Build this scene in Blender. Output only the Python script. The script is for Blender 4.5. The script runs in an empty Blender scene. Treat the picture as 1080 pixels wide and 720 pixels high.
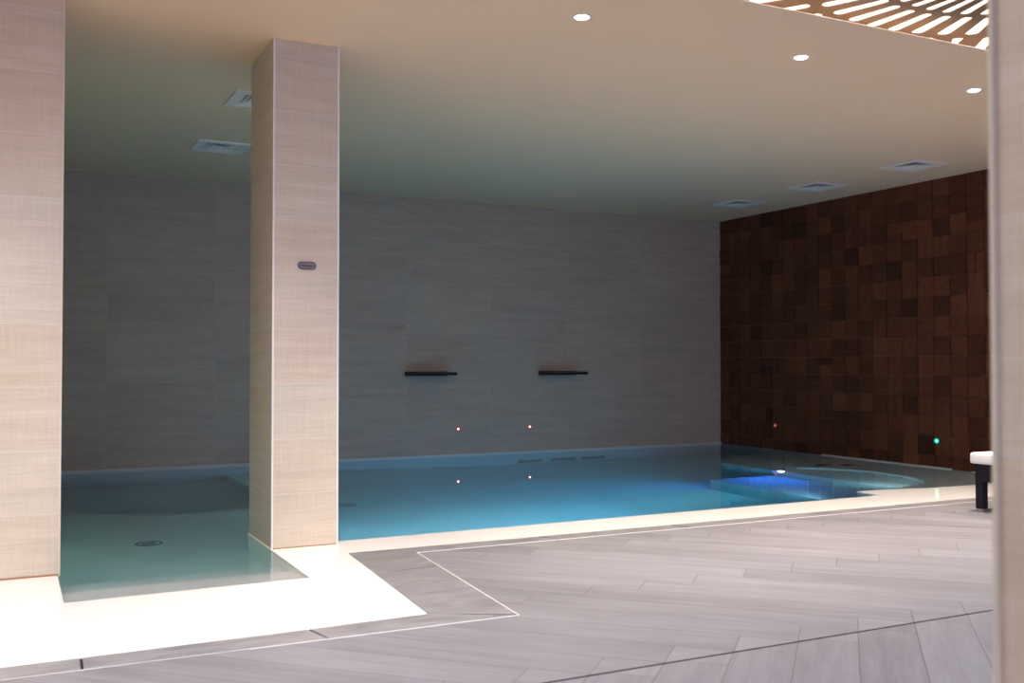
import bpy, bmesh, math, random
from mathutils import Vector, Matrix
from mathutils.geometry import tessellate_polygon

C = bpy.context.scene.collection
scene = bpy.context.scene
random.seed(7)

# ------------------------------------------------------------------ camera
cam_data = bpy.data.cameras.new('camera')
cam_data.sensor_width = 36.0
cam_data.lens = 36.0 * 1060.0 / 1080.0
cam_data.clip_start = 0.05
cam_data.dof.use_dof = True
cam_data.dof.focus_distance = 8.5
cam_data.dof.aperture_fstop = 3.4
cam = bpy.data.objects.new('camera', cam_data)
C.objects.link(cam)
cam.location = (0, 0, 1.2)
cam.rotation_euler = (math.radians(90 + 1.19), 0, math.radians(-26.65))
scene.camera = cam

# ------------------------------------------------------------------ light
scene.view_settings.view_transform = 'Standard'
scene.view_settings.look = 'None'
scene.view_settings.gamma = 1.0
scene.view_settings.use_curve_mapping = False
scene.view_settings.exposure = -0.25
scene.cycles.use_denoising = True
scene.cycles.max_bounces = 14
scene.cycles.diffuse_bounces = 7
scene.cycles.transmission_bounces = 10
scene.cycles.sample_clamp_indirect = 8.0
scene.cycles.caustics_refractive = True
scene.cycles.caustics_reflective = False

world = bpy.data.worlds.new('sky')
scene.world = world
world.use_nodes = True
wb = world.node_tree.nodes['Background']
wb.inputs['Strength'].default_value = 1.0
# overcast sky: bright overhead, dimmer and bluer towards the horizon
_nt = world.node_tree
_tc = _nt.nodes.new('ShaderNodeTexCoord'); _sx = _nt.nodes.new('ShaderNodeSeparateXYZ')
_nt.links.new(_tc.outputs['Generated'], _sx.inputs[0])
_rp = _nt.nodes.new('ShaderNodeValToRGB'); _nt.links.new(_sx.outputs[2], _rp.inputs[0])
_rp.color_ramp.elements[0].position = 0.02; _rp.color_ramp.elements[0].color = (.065, .095, .23, 1)
_rp.color_ramp.elements[1].position = 0.75; _rp.color_ramp.elements[1].color = (.98, .96, 1.0, 1)
_vm = _nt.nodes.new('ShaderNodeVectorMath'); _vm.operation = 'SCALE'; _vm.inputs['Scale'].default_value = 11.0
_nt.links.new(_rp.outputs[0], _vm.inputs[0]); _nt.links.new(_vm.outputs[0], wb.inputs['Color'])

def portal(name, loc, rot, sx, sy):
    l = bpy.data.lights.new(name, 'AREA')
    l.shape = 'RECTANGLE'; l.size = sx; l.size_y = sy
    l.cycles.is_portal = True
    o = bpy.data.objects.new(name, l); C.objects.link(o)
    o.location = loc; o.rotation_euler = rot

SKY_Y0, SKY_Y1 = 1.9, 4.58
portal('skylight_portal', (3.95, 3.24, 3.95), (0, 0, 0), 11.1, 2.68)
portal('window_portal', (3.5, -2.95, 1.6), (math.radians(90), 0, 0), 11.6, 3.0)

def underwater_light(name, loc, target, col, watts, size=0.12, spot=None):
    if spot:
        l = bpy.data.lights.new(name, 'SPOT'); l.spot_size = math.radians(spot); l.spot_blend = 0.6
        l.shadow_soft_size = size
    else:
        l = bpy.data.lights.new(name, 'AREA'); l.shape = 'DISK'; l.size = size
    l.color = col; l.energy = watts
    o = bpy.data.objects.new(name, l); C.objects.link(o)
    o.location = loc
    d = Vector(target) - Vector(loc)
    o.rotation_euler = d.to_track_quat('-Z', 'Y').to_euler()
    return o

# the pool's own blue lamp, then unseen fill lights added under water
underwater_light('blue_pool_lamp', (7.80, 8.86, -0.30), (6.6, 8.3, -0.75), (0.01, 0.16, 1.0), 85, 0.05, 130)
for x, e in ((2.9, 17), (4.1, 42), (5.3, 62)):  # unseen fills added under the near edge to brighten the water
    underwater_light('added_pool_fill', (x, 6.72, -0.45), (x - .4, 10.7, -1.30), (0.42, 0.73, 1.0), e * .5, 0.16)
# added unseen long throw beams that brighten the floor towards the grey wall
for k in range(9):
    x = 2.2 + k * .57
    underwater_light('added_pool_beam', (x, 6.74, -0.28), (x + .3, 10.9, -1.35), (0.45, 0.71, 0.97), 42 + 10 * k, 0.08, 56)
underwater_light('added_pool_fill', (-1.0, 7.3, -0.25), (1.8, 7.8, -0.55), (1.0, 1.0, 0.60), 12.0, 0.20)  # added fill hidden behind the left pillar, brightens the shallow floor
underwater_light('added_pool_fill', (7.6, 7.02, -0.08), (8.9, 9.2, -0.30), (0.7, 0.9, 1.0), 42, 0.05, 85)  # added unseen fill that brightens the right-hand platforms

# ------------------------------------------------------------------ materials
def nodes(name):
    m = bpy.data.materials.new(name); m.use_nodes = True
    nt = m.node_tree
    return m, nt, nt.nodes['Principled BSDF'], nt.nodes['Material Output']

def N(nt, t, **kw):
    n = nt.nodes.new(t)
    for k, v in kw.items():
        if isinstance(k, str) and k.startswith('_'): setattr(n, k[1:], v)
        else: n.inputs[k.replace('__', ' ')].default_value = v
    return n

def link(nt, a, b): nt.links.new(a, b)

def math_n(nt, op, a, b=None, c=None):
    n = nt.nodes.new('ShaderNodeMath'); n.operation = op
    for i, v in enumerate((a, b, c)):
        if v is None: continue
        if isinstance(v, (int, float)): n.inputs[i].default_value = v
        else: nt.links.new(v, n.inputs[i])
    return n.outputs[0]

def mixc(nt, f, a, b, blend='MIX'):
    n = nt.nodes.new('ShaderNodeMix'); n.data_type = 'RGBA'; n.blend_type = blend
    for i, v in ((0, f), (6, a), (7, b)):
        if isinstance(v, (int, float)): n.inputs[i].default_value = v
        elif isinstance(v, tuple): n.inputs[i].default_value = v + (1,) if len(v) == 3 else v
        else: nt.links.new(v, n.inputs[i])
    return n.outputs[2]

def simple(name, col, rough=0.5, metal=0.0, bump=0.0, scale=60, var=0.06, emit=None, es=0):
    m, nt, b, out = nodes(name)
    tc = N(nt, 'ShaderNodeTexCoord')
    no = N(nt, 'ShaderNodeTexNoise', Scale=scale, Detail=4.0)
    link(nt, tc.outputs['Object'], no.inputs['Vector'])
    dark = tuple(c * (1 - var) for c in col); light = tuple(min(1, c * (1 + var)) for c in col)
    link(nt, mixc(nt, no.outputs['Fac'], dark, light), b.inputs['Base Color'])
    b.inputs['Roughness'].default_value = rough
    b.inputs['Metallic'].default_value = metal
    if bump:
        bp = N(nt, 'ShaderNodeBump', Strength=bump, Distance=0.002)
        link(nt, no.outputs['Fac'], bp.inputs['Height']); link(nt, bp.outputs[0], b.inputs['Normal'])
    if emit:
        b.inputs['Emission Color'].default_value = emit + (1,)
        b.inputs['Emission Strength'].default_value = es
    return m

def linen_tile(name, c1, c2, c3, tile_w, tile_h, zoff, grout, gsize=0.0035, xoff=0.0, shift=0.5, contrast=1.0, warm=(1, .93, .90)):
    """large porcelain tiles with a woven linen print; mapped by world position: horizontal run + height"""
    m, nt, b, out = nodes(name)
    g = N(nt, 'ShaderNodeNewGeometry')
    sp = N(nt, 'ShaderNodeSeparateXYZ'); link(nt, g.outputs['Position'], sp.inputs[0])
    sn = N(nt, 'ShaderNodeSeparateXYZ'); link(nt, g.outputs['True Normal'], sn.inputs[0])
    ax = math_n(nt, 'GREATER_THAN', math_n(nt, 'ABSOLUTE', sn.outputs[0]), 0.5)
    h = math_n(nt, 'ADD', math_n(nt, 'MULTIPLY', sp.outputs[1], ax),
               math_n(nt, 'MULTIPLY', sp.outputs[0], math_n(nt, 'SUBTRACT', 1.0, ax)))
    h = math_n(nt, 'ADD', h, xoff + 40.0)
    z = math_n(nt, 'ADD', sp.outputs[2], zoff)
    row = math_n(nt, 'FLOOR', math_n(nt, 'DIVIDE', z, tile_h))
    fz = math_n(nt, 'MULTIPLY', math_n(nt, 'FRACT', math_n(nt, 'DIVIDE', z, tile_h)), tile_h)
    hh = math_n(nt, 'DIVIDE', math_n(nt, 'ADD', h, math_n(nt, 'MULTIPLY', math_n(nt, 'MODULO', math_n(nt, 'ADD', row, 20), 2.0), shift * tile_w)), tile_w)
    colid = math_n(nt, 'FLOOR', hh)
    fh = math_n(nt, 'MULTIPLY', math_n(nt, 'FRACT', hh), tile_w)
    gm = math_n(nt, 'MAXIMUM', math_n(nt, 'LESS_THAN', fz, gsize), math_n(nt, 'LESS_THAN', fh, gsize))
    idv = N(nt, 'ShaderNodeCombineXYZ'); link(nt, row, idv.inputs[0]); link(nt, colid, idv.inputs[1])
    wn = N(nt, 'ShaderNodeTexWhiteNoise', _noise_dimensions='3D'); link(nt, idv.outputs[0], wn.inputs[0])
    def streak(sh, sz, detail=3.0):
        cv = N(nt, 'ShaderNodeCombineXYZ')
        link(nt, math_n(nt, 'MULTIPLY', h, sh), cv.inputs[0]); link(nt, math_n(nt, 'MULTIPLY', z, sz), cv.inputs[1])
        link(nt, math_n(nt, 'MULTIPLY', wn.outputs[0], 9.0), cv.inputs[2])
        t = N(nt, 'ShaderNodeTexNoise', Scale=1.0, Detail=detail, Roughness=0.6); link(nt, cv.outputs[0], t.inputs['Vector'])
        return t.outputs['Fac']
    weft = streak(4.0, 120.0); warp = streak(150.0, 4.0); band = streak(1.2, 14.0, 2.0)
    f = math_n(nt, 'ADD', math_n(nt, 'MULTIPLY', weft, 0.5 * contrast), math_n(nt, 'ADD', math_n(nt, 'MULTIPLY', warp, 0.4 * contrast), math_n(nt, 'MULTIPLY', band, 0.5 * contrast)))
    f = math_n(nt, 'SUBTRACT', f, 0.7 * contrast - 0.5)
    rmp = N(nt, 'ShaderNodeValToRGB'); link(nt, f, rmp.inputs[0])
    rmp.color_ramp.elements[0].position = 0.25; rmp.color_ramp.elements[0].color = c1 + (1,)
    rmp.color_ramp.elements[1].position = 0.75; rmp.color_ramp.elements[1].color = c3 + (1,)
    e = rmp.color_ramp.elements.new(0.5); e.color = c2 + (1,)
    tint = mixc(nt, wn.outputs[0], (1.0, 1.0, 1.0), warm)
    col = mixc(nt, 1.0, rmp.outputs[0], tint, 'MULTIPLY')
    col = mixc(nt, gm, col, grout)
    link(nt, col, b.inputs['Base Color'])
    b.inputs['Roughness'].default_value = 0.55
    bp = N(nt, 'ShaderNodeBump', Strength=0.25, Distance=0.001)
    link(nt, math_n(nt, 'SUBTRACT', math_n(nt, 'ADD', weft, warp), math_n(nt, 'MULTIPLY', gm, 2.0)), bp.inputs['Height'])
    link(nt, bp.outputs[0], b.inputs['Normal'])
    return m

M = {}
M['column'] = linen_tile('linen tile beige', (.48, .425, .34), (.56, .51, .42), (.65, .60, .515), 1.2, 0.355, 0.005 + 3.55, (.62, .60, .57), 0.003, 0.5, 0.0)
M['wall'] = linen_tile('linen tile grey', (.375, .295, .215), (.455, .362, .277), (.525, .43, .338), 1.18, 0.59, 0.2 + 5.9, (.49, .415, .33), 0.004, 0.32, 0.0, 1.0, (.94, .93, .94))
M['ceiling'] = simple('ceiling paint', (.80, .60, .415), 0.9, scale=1.3, var=0.02)
M['ledge'] = simple('wet white resin ledge', (.95, .94, .91), 0.10, scale=4, var=0.02)
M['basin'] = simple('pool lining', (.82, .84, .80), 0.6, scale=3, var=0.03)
M['basin_dark'] = simple('pool grille plastic', (.10, .13, .14), 0.5)
M['kerbtrim'] = simple('white edge profile', (.85, .84, .83), 0.35)
M['seam'] = simple('black joint', (.012, .012, .014), 0.8)
M['profile'] = simple('white corner profile', (.80, .79, .79), 0.35)
M['profile_beige'] = simple('beige corner profile', (.62, .56, .46), 0.9)
M['panel'] = simple('brown slatted panel', (.17, .105, .06), 0.6, scale=5)
M['vent'] = simple('white vent enamel', (.84, .79, .74), 0.4)
M['vent_dark'] = simple('vent duct and blade shade', (.012, .012, .014), 0.9)
M['lampface'] = simple('downlight lens', (1, 1, 1), 0.4, emit=(1, .97, .92), es=22)
M['lampring'] = simple('downlight ring', (.8, .8, .8), 0.3)
M['steel'] = simple('brushed steel', (.45, .44, .43), 0.35, 0.9)
M['steeldark'] = simple('dark spout steel', (.02, .018, .016), 0.35, 0.5)
M['cushion'] = simple('white cushion vinyl', (.86, .85, .85), 0.6, bump=0.2)
M['signface'] = simple('grey sign plate', (.20, .17, .16), 0.45, 0.4)
M['signtext'] = simple('sign lettering', (.02, .014, .014), 0.6)
M['framegrey'] = simple('window frame grey', (.25, .25, .26), 0.4)
M['brownledge'] = simple('pale rim tile', (.62, .58, .52), 0.5)

def emitter(name, col, es):
    return simple(name, col, 0.4, emit=col, es=es)
M['led_white'] = emitter('led white', (1.0, .75, .62), 14)
M['led_red'] = simple('led red ring', (.30, .06, .05), 0.3, emit=(1.0, .10, .06), es=0.35)
M['led_green'] = emitter('led green', (.05, 1.0, .65), 8)
M['led_green_ring'] = simple('led green ring', (.03, .16, .12), 0.3, emit=(.02, .8, .5), es=0.22)
M['led_orange'] = emitter('led orange', (1.0, .42, .22), 7)
M['led_blue'] = emitter('led blue', (.70, .62, 1.0), 60)

# dark woven rattan
m, nt, b, out = nodes('black rattan'); M['rattan'] = m
tc = N(nt, 'ShaderNodeTexCoord')
ck = N(nt, 'ShaderNodeTexChecker', Scale=90.0); link(nt, tc.outputs['Object'], ck.inputs['Vector'])
link(nt, mixc(nt, ck.outputs['Fac'], (.006, .006, .008), (.018, .018, .024)), b.inputs['Base Color'])
b.inputs['Roughness'].default_value = 0.6; b.inputs['Specular IOR Level'].default_value = 0.2
bp = N(nt, 'ShaderNodeBump', Strength=0.6, Distance=0.003)
link(nt, ck.outputs['Fac'], bp.inputs['Height']); link(nt, bp.outputs[0], b.inputs['Normal'])

# brown clay tiles: the tone of each tile comes from the mesh (colour attribute)
m, nt, b, out = nodes('brown clay tile'); M['brown'] = m
at = N(nt, 'ShaderNodeAttribute', _attribute_name='tone')
g = N(nt, 'ShaderNodeNewGeometry')
n1 = N(nt, 'ShaderNodeTexNoise', Scale=14.0, Detail=6.0, Roughness=0.65); link(nt, g.outputs['Position'], n1.inputs['Vector'])
n2 = N(nt, 'ShaderNodeTexNoise', Scale=55.0, Detail=4.0); link(nt, g.outputs['Position'], n2.inputs['Vector'])
base = mixc(nt, at.outputs['Fac'], (.060, .020, .009), (.185, .060, .027))
sh = mixc(nt, n1.outputs['Fac'], (.25, .25, .25), (1.55, 1.55, 1.55))
col = mixc(nt, 1.0, base, sh, 'MULTIPLY')
link(nt, col, b.inputs['Base Color']); b.inputs['Roughness'].default_value = 0.8; b.inputs['Specular IOR Level'].default_value = 0.2
bp = N(nt, 'ShaderNodeBump', Strength=0.5, Distance=0.004)
link(nt, math_n(nt, 'ADD', n1.outputs['Fac'], math_n(nt, 'MULTIPLY', n2.outputs['Fac'], 0.5)), bp.inputs['Height'])
link(nt, bp.outputs[0], b.inputs['Normal'])
M['browngrout'] = simple('brown grout', (.32, .18, .11), 0.9)

# grey wood-look planks laid on the diagonal
def plank_mat(name, swap, blue=0.0):
    m, nt, b, out = nodes(name)
    g = N(nt, 'ShaderNodeNewGeometry')
    sp = N(nt, 'ShaderNodeSeparateXYZ'); link(nt, g.outputs['Position'], sp.inputs[0])
    s = 1 / math.sqrt(2); w = 0.246
    u = math_n(nt, 'MULTIPLY', math_n(nt, 'ADD', sp.outputs[0], sp.outputs[1]), s)
    v = math_n(nt, 'MULTIPLY', math_n(nt, 'SUBTRACT', sp.outputs[0], sp.outputs[1]), s)
    U = math_n(nt, 'DIVIDE', math_n(nt, 'SUBTRACT', u, 4.01), w)
    V = math_n(nt, 'DIVIDE', math_n(nt, 'ADD', v, 0.94), w)
    if swap: U, V = V, U
    fu = math_n(nt, 'FLOOR', U)
    NL = 6.42
    if swap: L = math_n(nt, 'DIVIDE', math_n(nt, 'SUBTRACT', math_n(nt, 'ADD', V, 0.8), fu), NL)
    else: L = math_n(nt, 'DIVIDE', math_n(nt, 'SUBTRACT', V, math_n(nt, 'ADD', fu, 1.0)), NL)
    fl = math_n(nt, 'FLOOR', L)
    ju = math_n(nt, 'FRACT', U); jl = math_n(nt, 'MULTIPLY', math_n(nt, 'FRACT', L), NL)
    joint = math_n(nt, 'MAXIMUM', math_n(nt, 'LESS_THAN', ju, 0.014), math_n(nt, 'LESS_THAN', jl, 0.014))
    idv = N(nt, 'ShaderNodeCombineXYZ'); link(nt, fu, idv.inputs[0]); link(nt, fl, idv.inputs[1])
    wn = N(nt, 'ShaderNodeTexWhiteNoise', _noise_dimensions='3D'); link(nt, idv.outputs[0], wn.inputs[0])
    def grain(across, along, detail, rough=0.6, dist=0.0):
        cv = N(nt, 'ShaderNodeCombineXYZ')
        link(nt, math_n(nt, 'MULTIPLY', U, across), cv.inputs[0]); link(nt, math_n(nt, 'MULTIPLY', V, along), cv.inputs[1])
        link(nt, math_n(nt, 'MULTIPLY', wn.outputs[0], 37.0), cv.inputs[2])
        t = N(nt, 'ShaderNodeTexNoise', Scale=1.0, Detail=detail, Roughness=rough, Distortion=dist)
        link(nt, cv.outputs[0], t.inputs['Vector']); return t.outputs['Fac']
    fine = grain(22, 0.9, 5, 0.7); broad = grain(2.4, 0.28, 3, 0.5, 0.6)
    f = math_n(nt, 'ADD', math_n(nt, 'MULTIPLY', fine, 0.5), math_n(nt, 'MULTIPLY', broad, 0.6))
    f = math_n(nt, 'ADD', f, math_n(nt, 'MULTIPLY', wn.outputs[0], 0.22))
    rmp = N(nt, 'ShaderNodeValToRGB'); link(nt, f, rmp.inputs[0])
    rmp.color_ramp.elements[0].position = 0.38; rmp.color_ramp.elements[0].color = (.175, .167, .180, 1)
    rmp.color_ramp.elements[1].position = 0.92; rmp.color_ramp.elements[1].color = (.315, .308, .335, 1)
    col = mixc(nt, joint, rmp.outputs[0], (.09, .08, .08))
    link(nt, col, b.inputs['Base Color'])
    b.inputs['Roughness'].default_value = 0.42
    bp = N(nt, 'ShaderNodeBump', Strength=0.2, Distance=0.002)
    link(nt, math_n(nt, 'SUBTRACT', f, joint), bp.inputs['Height']); link(nt, bp.outputs[0], b.inputs['Normal'])
    return m
M['deck'] = plank_mat('grey wood plank diagonal', False)
M['deck2'] = plank_mat('grey wood plank herringbone', True)

# kerb stone: darker grey, veined
m, nt, b, out = nodes('grey kerb stone'); M['kerb'] = m
g = N(nt, 'ShaderNodeNewGeometry')
mp = N(nt, 'ShaderNodeMapping'); mp.inputs['Scale'].default_value = (2.0, 6.0, 4.0); mp.inputs['Rotation'].default_value = (0, 0, 0.3)
link(nt, g.outputs['Position'], mp.inputs[0])
n1 = N(nt, 'ShaderNodeTexNoise', Scale=2.0, Detail=6.0, Distortion=0.8); link(nt, mp.outputs[0], n1.inputs['Vector'])
rmp = N(nt, 'ShaderNodeValToRGB'); link(nt, n1.outputs['Fac'], rmp.inputs[0])
rmp.color_ramp.elements[0].position = 0.3; rmp.color_ramp.elements[0].color = (.20, .192, .203, 1)
rmp.color_ramp.elements[1].position = 0.75; rmp.color_ramp.elements[1].color = (.33, .32, .335, 1)
link(nt, rmp.outputs[0], b.inputs['Base Color']); b.inputs['Roughness'].default_value = 0.35

# water: real refracting water that swallows red light
m, nt, b, out = nodes('pool water'); M['water'] = m
nt.nodes.remove(b)
gl = N(nt, 'ShaderNodeBsdfGlass', Roughness=0.0, IOR=1.33)
g = N(nt, 'ShaderNodeNewGeometry')
n1 = N(nt, 'ShaderNodeTexNoise', Scale=1.6, Detail=2.0); link(nt, g.outputs['Position'], n1.inputs['Vector'])
bp = N(nt, 'ShaderNodeBump', Strength=0.10, Distance=0.004)
link(nt, n1.outputs['Fac'], bp.inputs['Height']); link(nt, bp.outputs[0], gl.inputs['Normal'])
link(nt, gl.outputs[0], out.inputs['Surface'])
va = N(nt, 'ShaderNodeVolumeAbsorption', Density=0.55); va.inputs['Color'].default_value = (.12, .77, .88, 1)
link(nt, va.outputs[0], out.inputs['Volume'])

# ------------------------------------------------------------------ mesh helpers
def tagset(o, label=None, cat=None, group=None, kind=None):
    if label: o['label'] = label
    if cat: o['category'] = cat
    if group: o['group'] = group
    if kind: o['kind'] = kind
    return o

def thing(name, label, cat, loc=(0, 0, 0), group=None, kind=None):
    o = bpy.data.objects.new(name, None); C.objects.link(o); o.location = loc
    o.empty_display_size = 0.1
    return tagset(o, label, cat, group, kind)

def obj(name, bm, mat, parent=None, smooth=False):
    me = bpy.data.meshes.new(name); bm.normal_update(); bm.to_mesh(me); bm.free()
    for mm in (mat if isinstance(mat, (list, tuple)) else [mat]): me.materials.append(mm)
    if smooth:
        for p in me.polygons: p.use_smooth = True
    o = bpy.data.objects.new(name, me); C.objects.link(o)
    if parent: o.parent = parent
    return o

def box(bm, x0, x1, y0, y1, z0, z1, mi=0):
    vs = [bm.verts.new((x, y, z)) for z in (z0, z1) for x, y in ((x0, y0), (x1, y0), (x1, y1), (x0, y1))]
    fs = []
    for f in ((3, 2, 1, 0), (4, 5, 6, 7), (0, 1, 5, 4), (1, 2, 6, 5), (2, 3, 7, 6), (3, 0, 4, 7)):
        fc = bm.faces.new([vs[i] for i in f]); fc.material_index = mi; fs.append(fc)
    return fs

def boxbm(*a, bevel=0.0, seg=2):
    bm = bmesh.new(); box(bm, *a)
    if bevel: bmesh.ops.bevel(bm, geom=list(bm.edges), offset=bevel, segments=seg, profile=0.5, affect='EDGES')
    return bm

def prism(bm, loops, z0, z1):
    """loops[0] outer outline, others holes -> closed prism"""
    vl = [[Vector((x, y, 0)) for x, y in lp] for lp in loops]
    tris = tessellate_polygon(vl)
    flat = [p for lp in vl for p in lp]
    lo = [bm.verts.new((p.x, p.y, z0)) for p in flat]; hi = [bm.verts.new((p.x, p.y, z1)) for p in flat]
    for t in tris:
        a, b_, c = (flat[i] for i in t)
        if abs((b_ - a).cross(c - a).z) < 1e-10: continue
        if (b_ - a).cross(c - a).z < 0: t = (t[0], t[2], t[1])
        try:
            bm.faces.new([hi[i] for i in t]); bm.faces.new([lo[i] for i in reversed(t)])
        except ValueError: pass
    k = 0
    for li, lp in enumerate(vl):
        n = len(lp)
        area = sum(lp[i].x * lp[(i + 1) % n].y - lp[(i + 1) % n].x * lp[i].y for i in range(n))
        for i in range(n):
            a, b_ = k + i, k + (i + 1) % n
            q = [lo[a], lo[b_], hi[b_], hi[a]]
            if (area < 0) != (li > 0): q.reverse()
            bm.faces.new(q)
        k += n
    return bm

def cyl(bm, x, y, z0, z1, r0, r1=None, n=32, axis='Z'):
    r1 = r0 if r1 is None else r1
    ret = bmesh.ops.create_cone(bm, cap_ends=True, segments=n, radius1=r0, radius2=r1, depth=abs(z1 - z0))
    bmesh.ops.translate(bm, verts=ret['verts'], vec=(x, y, (z0 + z1) / 2))
    return ret['verts']

def dup(root, loc, label=None, rotz=None):
    r = root.copy(); C.objects.link(r); r.location = loc
    if rotz is not None: r.rotation_euler[2] = rotz
    if label: r['label'] = label
    for ch in list(root.children):
        c = ch.copy(); C.objects.link(c); c.parent = r
        for gch in ch.children:
            d = gch.copy(); C.objects.link(d); d.parent = c
    return r

def struct(name, bm, mat, label=None):
    o = obj(name, bm, mat); o['kind'] = 'structure'
    if label: o['label'] = label
    return o

# ------------------------------------------------------------------ the room
XL, XR, YB, YF, H = -1.6, 9.5, 12.0, -3.0, 3.3
struct('wall_back', boxbm(XL - .2, XR + .2, YB, YB + .25, -.02, H + .9), M['wall'], 'dim grey linen-look tiled wall behind the pool')
struct('wall_left', boxbm(XL - .2, XL, YF, YB, -.02, H + .9), M['wall'], 'grey tiled side wall on the left')
bm = bmesh.new(); VENTS = [(1.80, 8.08), (1.83, 9.98), (8.61, 7.62), (8.61, 9.05), (8.61, 10.48)]
prism(bm, [[(XL, SKY_Y1), (XR, SKY_Y1), (XR, YB), (XL, YB)]] + [[(x - .18, y - .18), (x + .18, y - .18), (x + .18, y + .18), (x - .18, y + .18)] for x, y in VENTS], H, H + .006)
box(bm, XL, XR, SKY_Y1 + .40, YB, H + .08, H + .16)
struct('ceiling', bm, M['ceiling'], 'plain painted ceiling over the pool')
bm = bmesh.new(); box(bm, XL, XR, YF, SKY_Y0, H, H + .10)
struct('ceiling', bm, M['ceiling'], 'plain painted ceiling behind the skylight')
# skylight upstand round the opening
bm = bmesh.new()
box(bm, XL, XR, SKY_Y1 + .40, SKY_Y1 + .5, H + .0061, H + .9); box(bm, XL, XR, SKY_Y0 - .12, SKY_Y0, H + .10, H + .9)
struct('trim_1', bm, M['ceiling'], 'upstand round the skylight opening')

# brown tiled wall: every tile stands a little proud of its neighbours
bm = bmesh.new()
box(bm, XR + .012, XR + .25, YF, YB + .25, -.02, H + .9, 1)
tone = bm.loops.layers.float_color.new('tone')
T = 0.2275
rnd = random.Random(11)
ny = int((YB - YF) / T) + 1
cols_off = [rnd.choice((0, 0, 0, .5)) for _ in range(ny // 3 + 2)]
for i in range(ny):
    y1 = YB - i * T; y0 = max(y1 - T, YF)
    off = cols_off[i // 3] * 0.0
    zz = H + 0.02
    while zz > 0.0:
        z1 = zz; z0 = z1 - T
        k = rnd.random()
        tiles = [(y0, y1, z0, z1)]
        if k < 0.07: tiles = [(y0, (y0 + y1) / 2, z0, z1), ((y0 + y1) / 2, y1, z0, z1)]
        elif k < 0.11: tiles = [(y0, y1, z0, (z0 + z1) / 2), (y0, y1, (z0 + z1) / 2, z1)]
        for a, b_, c, d in tiles:
            t = min(1, max(0, rnd.gauss(0.48, 0.22))); p = rnd.random() * 0.011
            if d > H: d = H
            fs = box(bm, XR - p, XR + .02, a + .0045, b_ - .0045, c + .0022, d - .0022, 0)
            for f in fs:
                for l in f.loops: l[tone] = (t, t, t, 1)
        zz -= T
struct('wall_right', bm, [M['brown'], M['browngrout']], 'dark brown wall of square clay tiles')

# window wall behind the camera
wf = thing('window_1', 'glazed wall facing the pool terrace', 'window', (0, 0, 0), kind='structure')
del wf['category']
bm = bmesh.new()
for x in [XL + i * (XR - XL) / 5 for i in range(6)]: box(bm, x - .04, x + .04, YF - .05, YF + .05, 0, H)
box(bm, XL, XR, YF - .05, YF + .05, 0, .08); box(bm, XL, XR, YF - .05, YF + .05, H - .1, H + .9)
obj('window_frame', bm, M['framegrey'], wf)

# ------------------------------------------------------------------ floors
K0 = (1.80, 4.47); K1 = (1.92, 6.10); K2 = (2.17, 4.25); K3 = (2.31, 5.93)
FY_IN, FY_OUT = 4.44, 4.25                      # near kerb
bm = bmesh.new()
prism(bm, [[(XL, 3.325), (XR, 3.325), (XR, 5.94), (K3[0], K3[1] - .0), (K2[0], K2[1]), (XL, FY_OUT)]], -.25, .006)
struct('floor', bm, M['deck'], 'pale grey wood-look plank floor beside the pool')
bm = bmesh.new(); box(bm, XL, XR, YF, 3.307, -.25, .006)
struct('floor', bm, M['deck2'], 'bluish grey wood-look plank floor in front of the dark joint')
struct('trim_2', boxbm(XL, XR, 3.307, 3.325, -.2, .005), M['seam'], 'thin black joint line across the plank floor')

def strip(bm, pts, w, z0, z1):
    for a, b_ in zip(pts, pts[1:]):
        a = Vector(a); b_ = Vector(b_); d = (b_ - a).normalized(); nrm = Vector((-d.y, d.x)) * w / 2
        prism(bm, [[tuple(a - nrm), tuple(b_ - nrm), tuple(b_ + nrm), tuple(a + nrm)]], z0, z1)
bm = bmesh.new(); strip(bm, [(XL, FY_OUT + .005), (K2[0], K2[1] + .002), (K3[0], K3[1]), (XR, 5.945)], .006, -.01, .0085)
struct('trim_3', bm, M['kerbtrim'], 'thin white edging between the grey kerb and the planks')

# kerb slabs
kerb = thing('pool_kerb', 'grey stone kerb of long slabs between white ledge and plank floor', 'kerb')
slabs = [
    [(XL, FY_OUT), (.265, FY_OUT + .0), (.27, FY_IN - .01), (XL, FY_IN - .02)],
    [(.277, FY_OUT), (1.247, FY_OUT), (1.207, FY_IN + .005), (.282, FY_IN - .01)],
    [(1.26, FY_OUT), (2.155, 4.25), (1.80, K0[1] - .003), (1.22, FY_IN + .005)],
    [(2.17, 4.266), (2.261, 5.488), (1.872, 5.423), (1.803, K0[1])],
    [(2.2625, 5.502), (2.31, 5.935), (3.33, 5.935), (3.25, 6.10), (1.92, 6.10), (1.873, 5.437)],
    [(3.348, 5.935), (4.41, 5.937), (4.35, 6.10), (3.268, 6.10)],
    [(4.430, 5.937), (6.76, 5.94), (6.62, 6.10), (4.370, 6.10)],
    [(6.79, 5.94), (XR, 5.945), (XR, 6.10), (6.65, 6.10)],
]
for s in slabs:
    bm = bmesh.new(); prism(bm, [s], -.2, .008); obj('kerb_slab', bm, M['kerb'], kerb)
bm = bmesh.new(); prism(bm, [[(XL, FY_OUT), (2.16, 4.26), (2.30, 5.94), (XR, 5.95), (XR, 6.09), (1.93, 6.09), (1.81, 4.48), (XL, 4.42)]], -.22, .0)
obj('kerb_bedding', bm, M['seam'], kerb)

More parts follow.
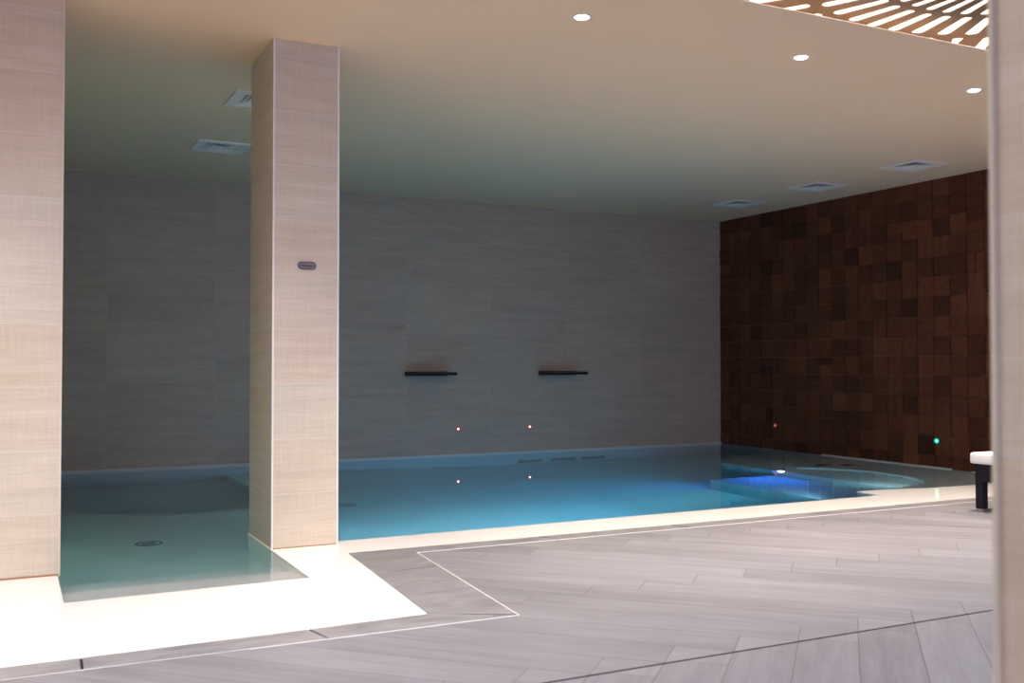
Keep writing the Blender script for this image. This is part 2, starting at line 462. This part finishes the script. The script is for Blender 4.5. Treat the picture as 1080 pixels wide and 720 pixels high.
# ------------------------------------------------------------------ the pool
arc = []
for i in range(15):                               # rounded right-hand end of the water
    a = math.radians(-90 + i * 90 / 14)
    arc.append((8.45 + 1.04 * math.cos(a), 7.66 + .88 * math.sin(a)))
shore = [(XL, 6.87), (.262, 6.87), (.262, 5.50), (1.517, 5.53), (1.517, 7.16), (1.962, 7.16), (1.962, 6.57), (7.04, 6.64), (7.06, 6.93), (7.4, 6.93), (7.8, 6.82)] + arc
outer = [(XL, FY_IN - .02), (K0[0], K0[1]), (K1[0], K1[1]), (XR, 6.10)]
pool = thing('swimming_pool', 'white edged swimming pool with blue lit water along the grey wall', 'pool')
bm = bmesh.new(); prism(bm, [outer + [(XR, 7.66)] + list(reversed(shore))[1:]], -1.5, .002)
obj('white_ledge', bm, M['ledge'], pool)['label'] = 'white overflow ledge wet with a film of water'
bm = bmesh.new(); box(bm, XL, XR, 5.4, YB, -1.6, -1.35); obj('basin_floor', bm, M['basin'], pool)
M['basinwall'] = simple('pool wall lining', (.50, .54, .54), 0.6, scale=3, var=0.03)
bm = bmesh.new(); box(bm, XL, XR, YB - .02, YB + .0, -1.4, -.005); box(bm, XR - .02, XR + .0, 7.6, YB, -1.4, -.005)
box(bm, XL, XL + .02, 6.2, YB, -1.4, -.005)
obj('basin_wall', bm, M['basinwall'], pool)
bm = bmesh.new(); box(bm, .262, 1.517, 5.49, 5.88, -1.4, -.10); obj('entry_step', bm, M['ledge'], pool)
bm = bmesh.new(); box(bm, .262, 1.517, 5.88, 6.30, -1.4, -.34); obj('entry_step', bm, M['basin'], pool)
bm = bmesh.new(); prism(bm, [[(XL, 6.87), (.262, 6.87), (.262, 6.3), (1.517, 6.3), (1.517, 7.16), (2.3, 7.16), (2.3, 9.1), (1.2, 8.94), (.5, 9.45), (XL, 9.5)]], -1.4, -.60)
obj('shallow_floor', bm, M['basin'], pool)
# sloping floor between shallow and deep water
bm = bmesh.new()
pr_ = [(2.3, -.85), (3.4, -.88), (5.6, -1.33), (5.6, -1.4), (2.3, -1.4)]
for y0, y1 in ((6.5, YB),):
    a = [bm.verts.new((x, y0, z)) for x, z in pr_]; c = [bm.verts.new((x, y1, z)) for x, z in pr_]
    bm.faces.new(a); bm.faces.new(list(reversed(c)))
    for i in range(5): bm.faces.new([a[(i + 1) % 5], a[i], c[i], c[(i + 1) % 5]])
bmesh.ops.recalc_face_normals(bm, faces=bm.faces)
obj('sloping_floor', bm, M['basin'], pool)
# right-hand platforms
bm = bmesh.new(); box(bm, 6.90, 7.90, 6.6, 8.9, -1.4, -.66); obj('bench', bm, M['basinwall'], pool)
pl = [(7.90, 6.7), (XR, 6.7), (XR, 10.7)] + [(9.5 - 1.6 * math.sin(math.radians(t)), 10.7 - .85 * (1 - math.cos(math.radians(t)))) for t in range(10, 91, 8)] + [(7.90, 9.85)]
bm = bmesh.new(); prism(bm, [pl], -1.4, -.34); obj('bench', bm, M['basin'], pool)
ring = [(7.75, 6.7), (XR, 6.7), (XR, 9.75), (8.45, 9.75)] + [(7.75 + .95 * math.sin(math.radians(t)), 8.1 - 1.05 * math.cos(math.radians(t))) for t in range(150, -1, -10)]
bm = bmesh.new(); prism(bm, [ring], -.8, -.16); obj('entry_step', bm, M['basin'], pool)

def ringbm(r, w, h, n=32):
    bm = bmesh.new(); out_, in_ = [], []
    prism(bm, [[(r * math.cos(2 * math.pi * i / n), r * math.sin(2 * math.pi * i / n)) for i in range(n)],
               [((r - w) * math.cos(2 * math.pi * i / n), (r - w) * math.sin(2 * math.pi * i / n)) for i in range(n)]], 0, h)
    return bm
for x, y, z in ((.93, 7.73, -.60), (2.85, 9.15, -.87)):
    d = obj('floor_drain', ringbm(.095, .014, .010), M['basin_dark'], pool); d.location = (x, y, z)
    bm = bmesh.new()
    for k in range(4): box(bm, -.05, .05, -.052 + k * .03, -.044 + k * .03, 0, .008)
    e = obj('drain_grate', bm, M['basin_dark'], d)
for x, y in ((8.68, 9.05), (8.95, 8.92)):
    bm = bmesh.new()
    for k in range(5): box(bm, x - .10, x + .10, y - .07 + k * .03, y - .048 + k * .03, -.162, -.145)
    obj('air_grille', bm, M['basin_dark'], pool)
for x0, x1 in ((6.10, 6.47), (6.60, 6.98), (7.08, 7.46)):
    bm = bmesh.new(); box(bm, x0, x1, YB - .035, YB - .019, -1.24, -.92)
    obj('wall_inlet', bm, M['basin_dark'], pool)
lf = thing('underwater_lamp', 'glowing blue underwater lamp in the pool bench', 'lamp', (7.885, 8.86, -.30))
bm = bmesh.new(); cyl(bm, 0, 0, -.012, .012, .055); bmesh.ops.rotate(bm, verts=bm.verts, matrix=Matrix.Rotation(math.radians(90), 3, 'Y')); obj('lamp_ring', bm, M['steel'], lf)
bm = bmesh.new(); bmesh.ops.create_uvsphere(bm, u_segments=20, v_segments=12, radius=.048); bmesh.ops.scale(bm, vec=(.6, 1, 1), verts=bm.verts); bmesh.ops.translate(bm, verts=bm.verts, vec=(-.014, 0, 0)); obj('lamp_lens', bm, M['led_blue'], lf, True)

# the water itself, filling the basin up to the ledge
def off(p, d): return (p[0], p[1] - d)
wl = [(XL, 6.86), (.25, 6.86), (.25, 5.49), (1.527, 5.52), (1.527, 7.15), (1.952, 7.15), (1.952, 6.56), (7.04, 6.63), (7.06, 6.92), (7.4, 6.92), (7.8, 6.81)] + [(x + .005, y - .02) for x, y in arc] + [(XR, YB), (XL, YB)]
bm = bmesh.new(); prism(bm, [wl], -1.55, -.004)
tagset(obj('pool_water', bm, M['water']), 'still clear water filling the pool', 'water', kind='stuff')
bm = bmesh.new(); box(bm, XL, XR, YB - .03, YB, -.006, .014)
struct('trim_4', bm, M['brownledge'], 'pale waterline strip at the foot of the grey wall')
bm = bmesh.new(); box(bm, XR - .03, XR, 7.9, 9.9, -.006, .008)
struct('trim_5', bm, M['brownledge'], 'pale waterline strip at the foot of the brown wall')

# ------------------------------------------------------------------ columns
def column(name, x0, x1, y0, y1, label, zb=.002, cat='column', top=H, edges=((0, 0), (1, 0)), prof='profile'):
    c = thing(name, label, cat, ((x0 + x1) / 2, y0, 0))
    lx0, lx1, ly1 = x0 - (x0 + x1) / 2, x1 - (x0 + x1) / 2, y1 - y0
    bm = bmesh.new(); box(bm, lx0, lx1, 0, ly1, zb, top)
    obj('tiled_shaft', bm, M['column'], c)
    for ex, ey in edges:
        px = (lx0, lx1)[ex]; py = (0, ly1)[ey]
        bm = bmesh.new(); box(bm, px - .0055, px + .0055, py - .0055, py + .0055, .0, top)
        bmesh.ops.bevel(bm, geom=list(bm.edges), offset=.002, segments=2, affect='EDGES')
        p = obj('corner_profile', bm, M[prof], c)
        p['label'] = 'thin pale corner profile'
    return c
col1 = column('column', 1.525, 1.955, 6.47, 7.15, 'freestanding beige tiled column with a small oval sign on its front')
# front grout line at the foot
bm = bmesh.new(); box(bm, -.213, .213, -.004, .002, 0, .008); obj('base_joint', bm, M['browngrout'], col1)
col2 = column('column', -1.2, .27, 6.22, 6.85, 'wide beige tiled pillar standing on the white ledge at the left edge', edges=((1, 0),), prof='profile_beige')
bm = bmesh.new(); box(bm, -.73, .73, -.004, .002, 0, .012); obj('base_joint', bm, M['browngrout'], col2)
col3 = column('column', 1.319, 1.80, .45, 1.018, 'blurred beige tiled pillar close by at the right edge', zb=.006, edges=((0, 0), (0, 1)), prof='profile_beige')

# oval sign
sg = thing('wall_sign', 'small oval grey sign with dark lettering on the column', 'sign', (1.745, 6.468, 1.832))
n = 14; pts = []
W2, R_ = .036, .024
for i in range(n + 1): a = math.radians(-90 + 180 * i / n); pts.append((W2 + R_ * math.cos(a), R_ * math.sin(a)))
for i in range(n + 1): a = math.radians(90 + 180 * i / n); pts.append((-W2 + R_ * math.cos(a), R_ * math.sin(a)))
def vert_prism(pts, y0, y1, extra=()):
    bm = bmesh.new(); prism(bm, [pts] + list(extra), 0, abs(y1 - y0))
    bmesh.ops.rotate(bm, verts=bm.verts, matrix=Matrix.Rotation(math.radians(90), 3, 'X'))
    return bm
obj('sign_plate', vert_prism(pts, 0, .006), M['signface'], sg)
rim_in = [(x * .93, z * .84) for x, z in pts]
r = obj('sign_rim', vert_prism(pts, 0, .003, [rim_in]), M['steeldark'], sg); r.location = (0, -.006, 0)
tcv = bpy.data.curves.new('lettering', 'FONT'); tcv.body = 'Hammam'; tcv.size = .021; tcv.align_x = 'CENTER'; tcv.align_y = 'CENTER'; tcv.extrude = .0006; tcv.offset = .0004
to = bpy.data.objects.new('lettering', tcv); C.objects.link(to)
dg = bpy.context.evaluated_depsgraph_get(); tm = bpy.data.meshes.new_from_object(to.evaluated_get(dg))
C.objects.unlink(to); bpy.data.objects.remove(to)
to = bpy.data.objects.new('lettering', tm); C.objects.link(to); tm.materials.clear(); tm.materials.append(M['signtext'])
to.parent = sg; to.rotation_euler = (math.radians(90), 0, 0); to.location = (0, -.0068, 0)

# ------------------------------------------------------------------ blade spouts on the grey wall
def spout(x, label):
    s = thing('water_spout', label, 'spout', (x, YB, 1.055), group='blade spouts on the grey wall')
    bm = boxbm(0, .575, -.05, 0, -.028, .028, bevel=.004); obj('wall_mount', bm, M['steeldark'], s)
    bm = bmesh.new()
    prof = [(-.05, -.012), (-.05, .016), (-.36, .010), (-.37, .004), (-.36, -.008)]
    a = [bm.verts.new((.0, y, z)) for y, z in prof]; c = [bm.verts.new((.565, y, z)) for y, z in prof]
    bm.faces.new(a); bm.faces.new(list(reversed(c)))
    for i in range(5): bm.faces.new([a[(i + 1) % 5], a[i], c[i], c[(i + 1) % 5]])
    bmesh.ops.recalc_face_normals(bm, faces=bm.faces)
    obj('blade', bm, M['steeldark'], s)
    for cx in (-.004, .553):
        bm = bmesh.new(); box(bm, cx, cx + .016, -.36, -.05, -.018, .02); obj('side_cheek', bm, M['steeldark'], s)
    return s
spout(4.50, 'dark metal blade spout on the grey wall, the one nearer the column')
spout(6.42, 'dark metal blade spout on the grey wall, the one nearer the brown wall')

# wall LEDs
def led(loc, rz, mc, mr, label, r=.029):
    s = thing('wall_light', label, 'light', loc, group='tiny lights low on the pool walls')
    s.rotation_euler = (math.radians(90), 0, rz)
    bm = ringbm(r, .012, .010); obj('bezel', bm, mr, s)
    bm = bmesh.new(); bmesh.ops.create_uvsphere(bm, u_segments=16, v_segments=8, radius=r - .018); bmesh.ops.scale(bm, vec=(1, 1, .5), verts=bm.verts); obj('lens', bm, mc, s, True)
    bm = bmesh.new(); cyl(bm, 0, 0, 0, .003, r - .010); obj('back_plate', bm, M['steeldark'], s)
led((5.24, YB, .335), 0, M['led_white'], M['led_red'], 'tiny red rimmed light on the grey wall, the one nearer the column')
led((6.29, YB, .335), 0, M['led_white'], M['led_red'], 'tiny red rimmed light on the grey wall, the one nearer the brown wall')
led((XR - .008, 10.80, .33), math.radians(-90), M['led_orange'], M['led_red'], 'tiny orange light low on the brown wall', .026)
led((XR - .008, 8.10, .305), math.radians(-90), M['led_green'], M['led_green_ring'], 'tiny green light low on the brown wall', .036)

# ------------------------------------------------------------------ ceiling fittings
def vent(loc, label, first=None):
    if first: return dup(first, loc, label)
    v = thing('ceiling_vent', label, 'vent', loc, group='square ceiling vents')
    S = .245
    bm = bmesh.new(); prism(bm, [[(-S, -S), (S, -S), (S, S), (-S, S)], [(-.175, -.175), (.175, -.175), (.175, .175), (-.175, .175)]], -.014, -.0)
    obj('frame', bm, M['vent'], v)
    bm = bmesh.new(); box(bm, -.178, .178, -.178, .178, .050, .056); obj('duct', bm, M['vent_dark'], v)
    # four-way louvres: nested L blades, tilted outwards
    for q in range(4):
        bm = bmesh.new()
        for k in range(4):
            d = .150 - k * .038; hw = d
            vs = [(-hw - .022, d + .022, -.012), (hw + .022, d + .022, -.012), (hw - .020, d - .022, .008), (-hw + .020, d - .022, .008)]
            a = [bm.verts.new(p) for p in vs]; b2 = [bm.verts.new((p[0], p[1] + .002, p[2] + .002)) for p in vs]
            bm.faces.new(list(reversed(a))); bm.faces.new(b2).material_index = 1  # blade backs coloured black to stand for the shade between louvres
            for i in range(4): bm.faces.new([a[i], a[(i + 1) % 4], b2[(i + 1) % 4], b2[i]])
        bmesh.ops.rotate(bm, verts=bm.verts, matrix=Matrix.Rotation(math.radians(90 * q), 3, 'Z'))
        obj('louvre', bm, [M['vent'], M['vent_dark']], v)
    return v
v0 = vent((1.80, 8.08, H), 'white square ceiling vent half hidden by the column, the one nearer the viewer')
vent((1.83, 9.98, H), 'white square ceiling vent beside the column top, the one nearer the grey wall', v0)
vent((8.61, 7.62, H), 'white square ceiling vent near the brown wall, nearest the viewer', v0)
vent((8.61, 9.05, H), 'white square ceiling vent near the brown wall, middle of three', v0)
vent((8.61, 10.48, H), 'white square ceiling vent near the brown wall, nearest the grey wall', v0)

def downlight(loc, label, first=None):
    if first: return dup(first, loc, label)
    d = thing('downlight', label, 'light', loc, group='recessed ceiling downlights')
    bm = ringbm(.056, .012, -.006); bmesh.ops.recalc_face_normals(bm, faces=bm.faces); obj('ring', bm, M['lampring'], d)
    bm = bmesh.new(); bmesh.ops.create_uvsphere(bm, u_segments=24, v_segments=10, radius=.044); bmesh.ops.scale(bm, vec=(1, 1, .35), verts=bm.verts); obj('lens', bm, M['lampface'], d, True)
    return d
d0 = downlight((3.10, 5.23, H), 'lit round ceiling downlight nearest the column')
downlight((4.86, 5.25, H), 'lit round ceiling downlight in the middle of three', d0)
downlight((6.64, 5.29, H), 'lit round ceiling downlight nearest the brown wall', d0)

def lamp_light(x, y, e=230):
    l = bpy.data.lights.new('downlight_and_fill_beam', 'SPOT'); l.energy = e; l.color = (1.0, .85, .71)
    l.spot_size = math.radians(84); l.spot_blend = 0.7; l.shadow_soft_size = .04
    o = bpy.data.objects.new('downlight_and_fill_beam', l); C.objects.link(o); o.location = (x, y, H - .03)
for x, e in ((-.42, 90), (1.34, 110), (3.10, 420), (4.86, 470), (6.64, 500), (8.4, 420)): lamp_light(x, 5.3, e)  # beams beyond the three fixtures are added out of view for warm light

# perforated sunburst panels under the skylight
def slot(cx, cy, ang, r0, r1, w0, w1):
    ca, sa = math.cos(ang), math.sin(ang); pts = []
    prof = []
    for i in range(5): a = math.radians(-90 + 180 * i / 4); prof.append((r1 - w1 / 2 * .7 + w1 / 2 * .7 * math.cos(a), w1 / 2 * math.sin(a)))
    for i in range(5): a = math.radians(90 + 180 * i / 4); prof.append((r0 + w0 / 2 * .7 + w0 / 2 * .7 * math.cos(a), w0 / 2 * math.sin(a)))
    return [(cx + x * ca - y * sa, cy + x * sa + y * ca) for x, y in prof]
PS = 1.42
def make_panel():
    bm = bmesh.new(); holes = []
    for k in range(43):
        a = math.radians(93 + k * 360 / 43)
        rb = min(PS / max(abs(math.cos(a)), 1e-6), PS / max(abs(math.sin(a)), 1e-6)) - .022
        holes.append(slot(0, 0, a, .975, 1.325, .066, .088))
        holes.append(slot(0, 0, a + .07, .60, .93, .040, .062))
        r0 = 1.385
        if rb - r0 > .04: holes.append(slot(0, 0, a + .035, r0, min(rb, 1.76), .074, .088 if rb - r0 > .1 else .05))
    for k in range(21):
        a = 2 * math.pi * k / 21
        holes.append(slot(0, 0, a, .22, .55, .03, .07))
    prism(bm, [[(-PS, -PS), (PS, -PS), (PS, PS), (-PS, PS)]] + holes, 0, .005)
    return bm
p0 = tagset(obj('ceiling_panel', make_panel(), M['panel']), 'brown sunburst cut-out panel under the bright skylight', 'panel')
p0.location = (5.12, 3.50, H + .11)
for lx, lab in ((2.275, 'brown sunburst cut-out panel under the skylight, beyond the top edge on the left'), (7.965, 'brown sunburst cut-out panel under the skylight, next to the brown wall')):
    q = p0.copy(); C.objects.link(q); q.location = (lx, 3.50, H + .11); q['label'] = lab

# ------------------------------------------------------------------ sun lounger
lg = thing('sun_lounger', 'black woven sun lounger with a white cushion beside the brown wall', 'lounger', (6.95, 4.86, .006))
LX, LY = 1.95, .70
bm = bmesh.new(); box(bm, 0, LX, 0, .05, .245, .385); box(bm, 0, LX, LY - .05, LY, .245, .385); box(bm, 0, .05, .05, LY - .05, .245, .385); box(bm, LX - .05, LX, .05, LY - .05, .245, .385); box(bm, .05, LX - .05, .05, LY - .05, .35, .37)
obj('frame', bm, M['rattan'], lg)
for x in (.0, LX - .065):
    for y in (.0, LY - .065):
        l = obj('leg', boxbm(x, x + .065, y, y + .065, 0.025, .2445, bevel=.003), M['rattan'], lg)
        f = obj('foot', boxbm(x + .004, x + .061, y + .004, y + .061, .0, .03, bevel=.004), M['steel'], l); f['label'] = 'brushed metal foot'
bm = boxbm(-.052, LX + .02, -.015, LY + .015, .386, .474, bevel=.02, seg=4)
obj('cushion', bm, M['cushion'], lg, True)
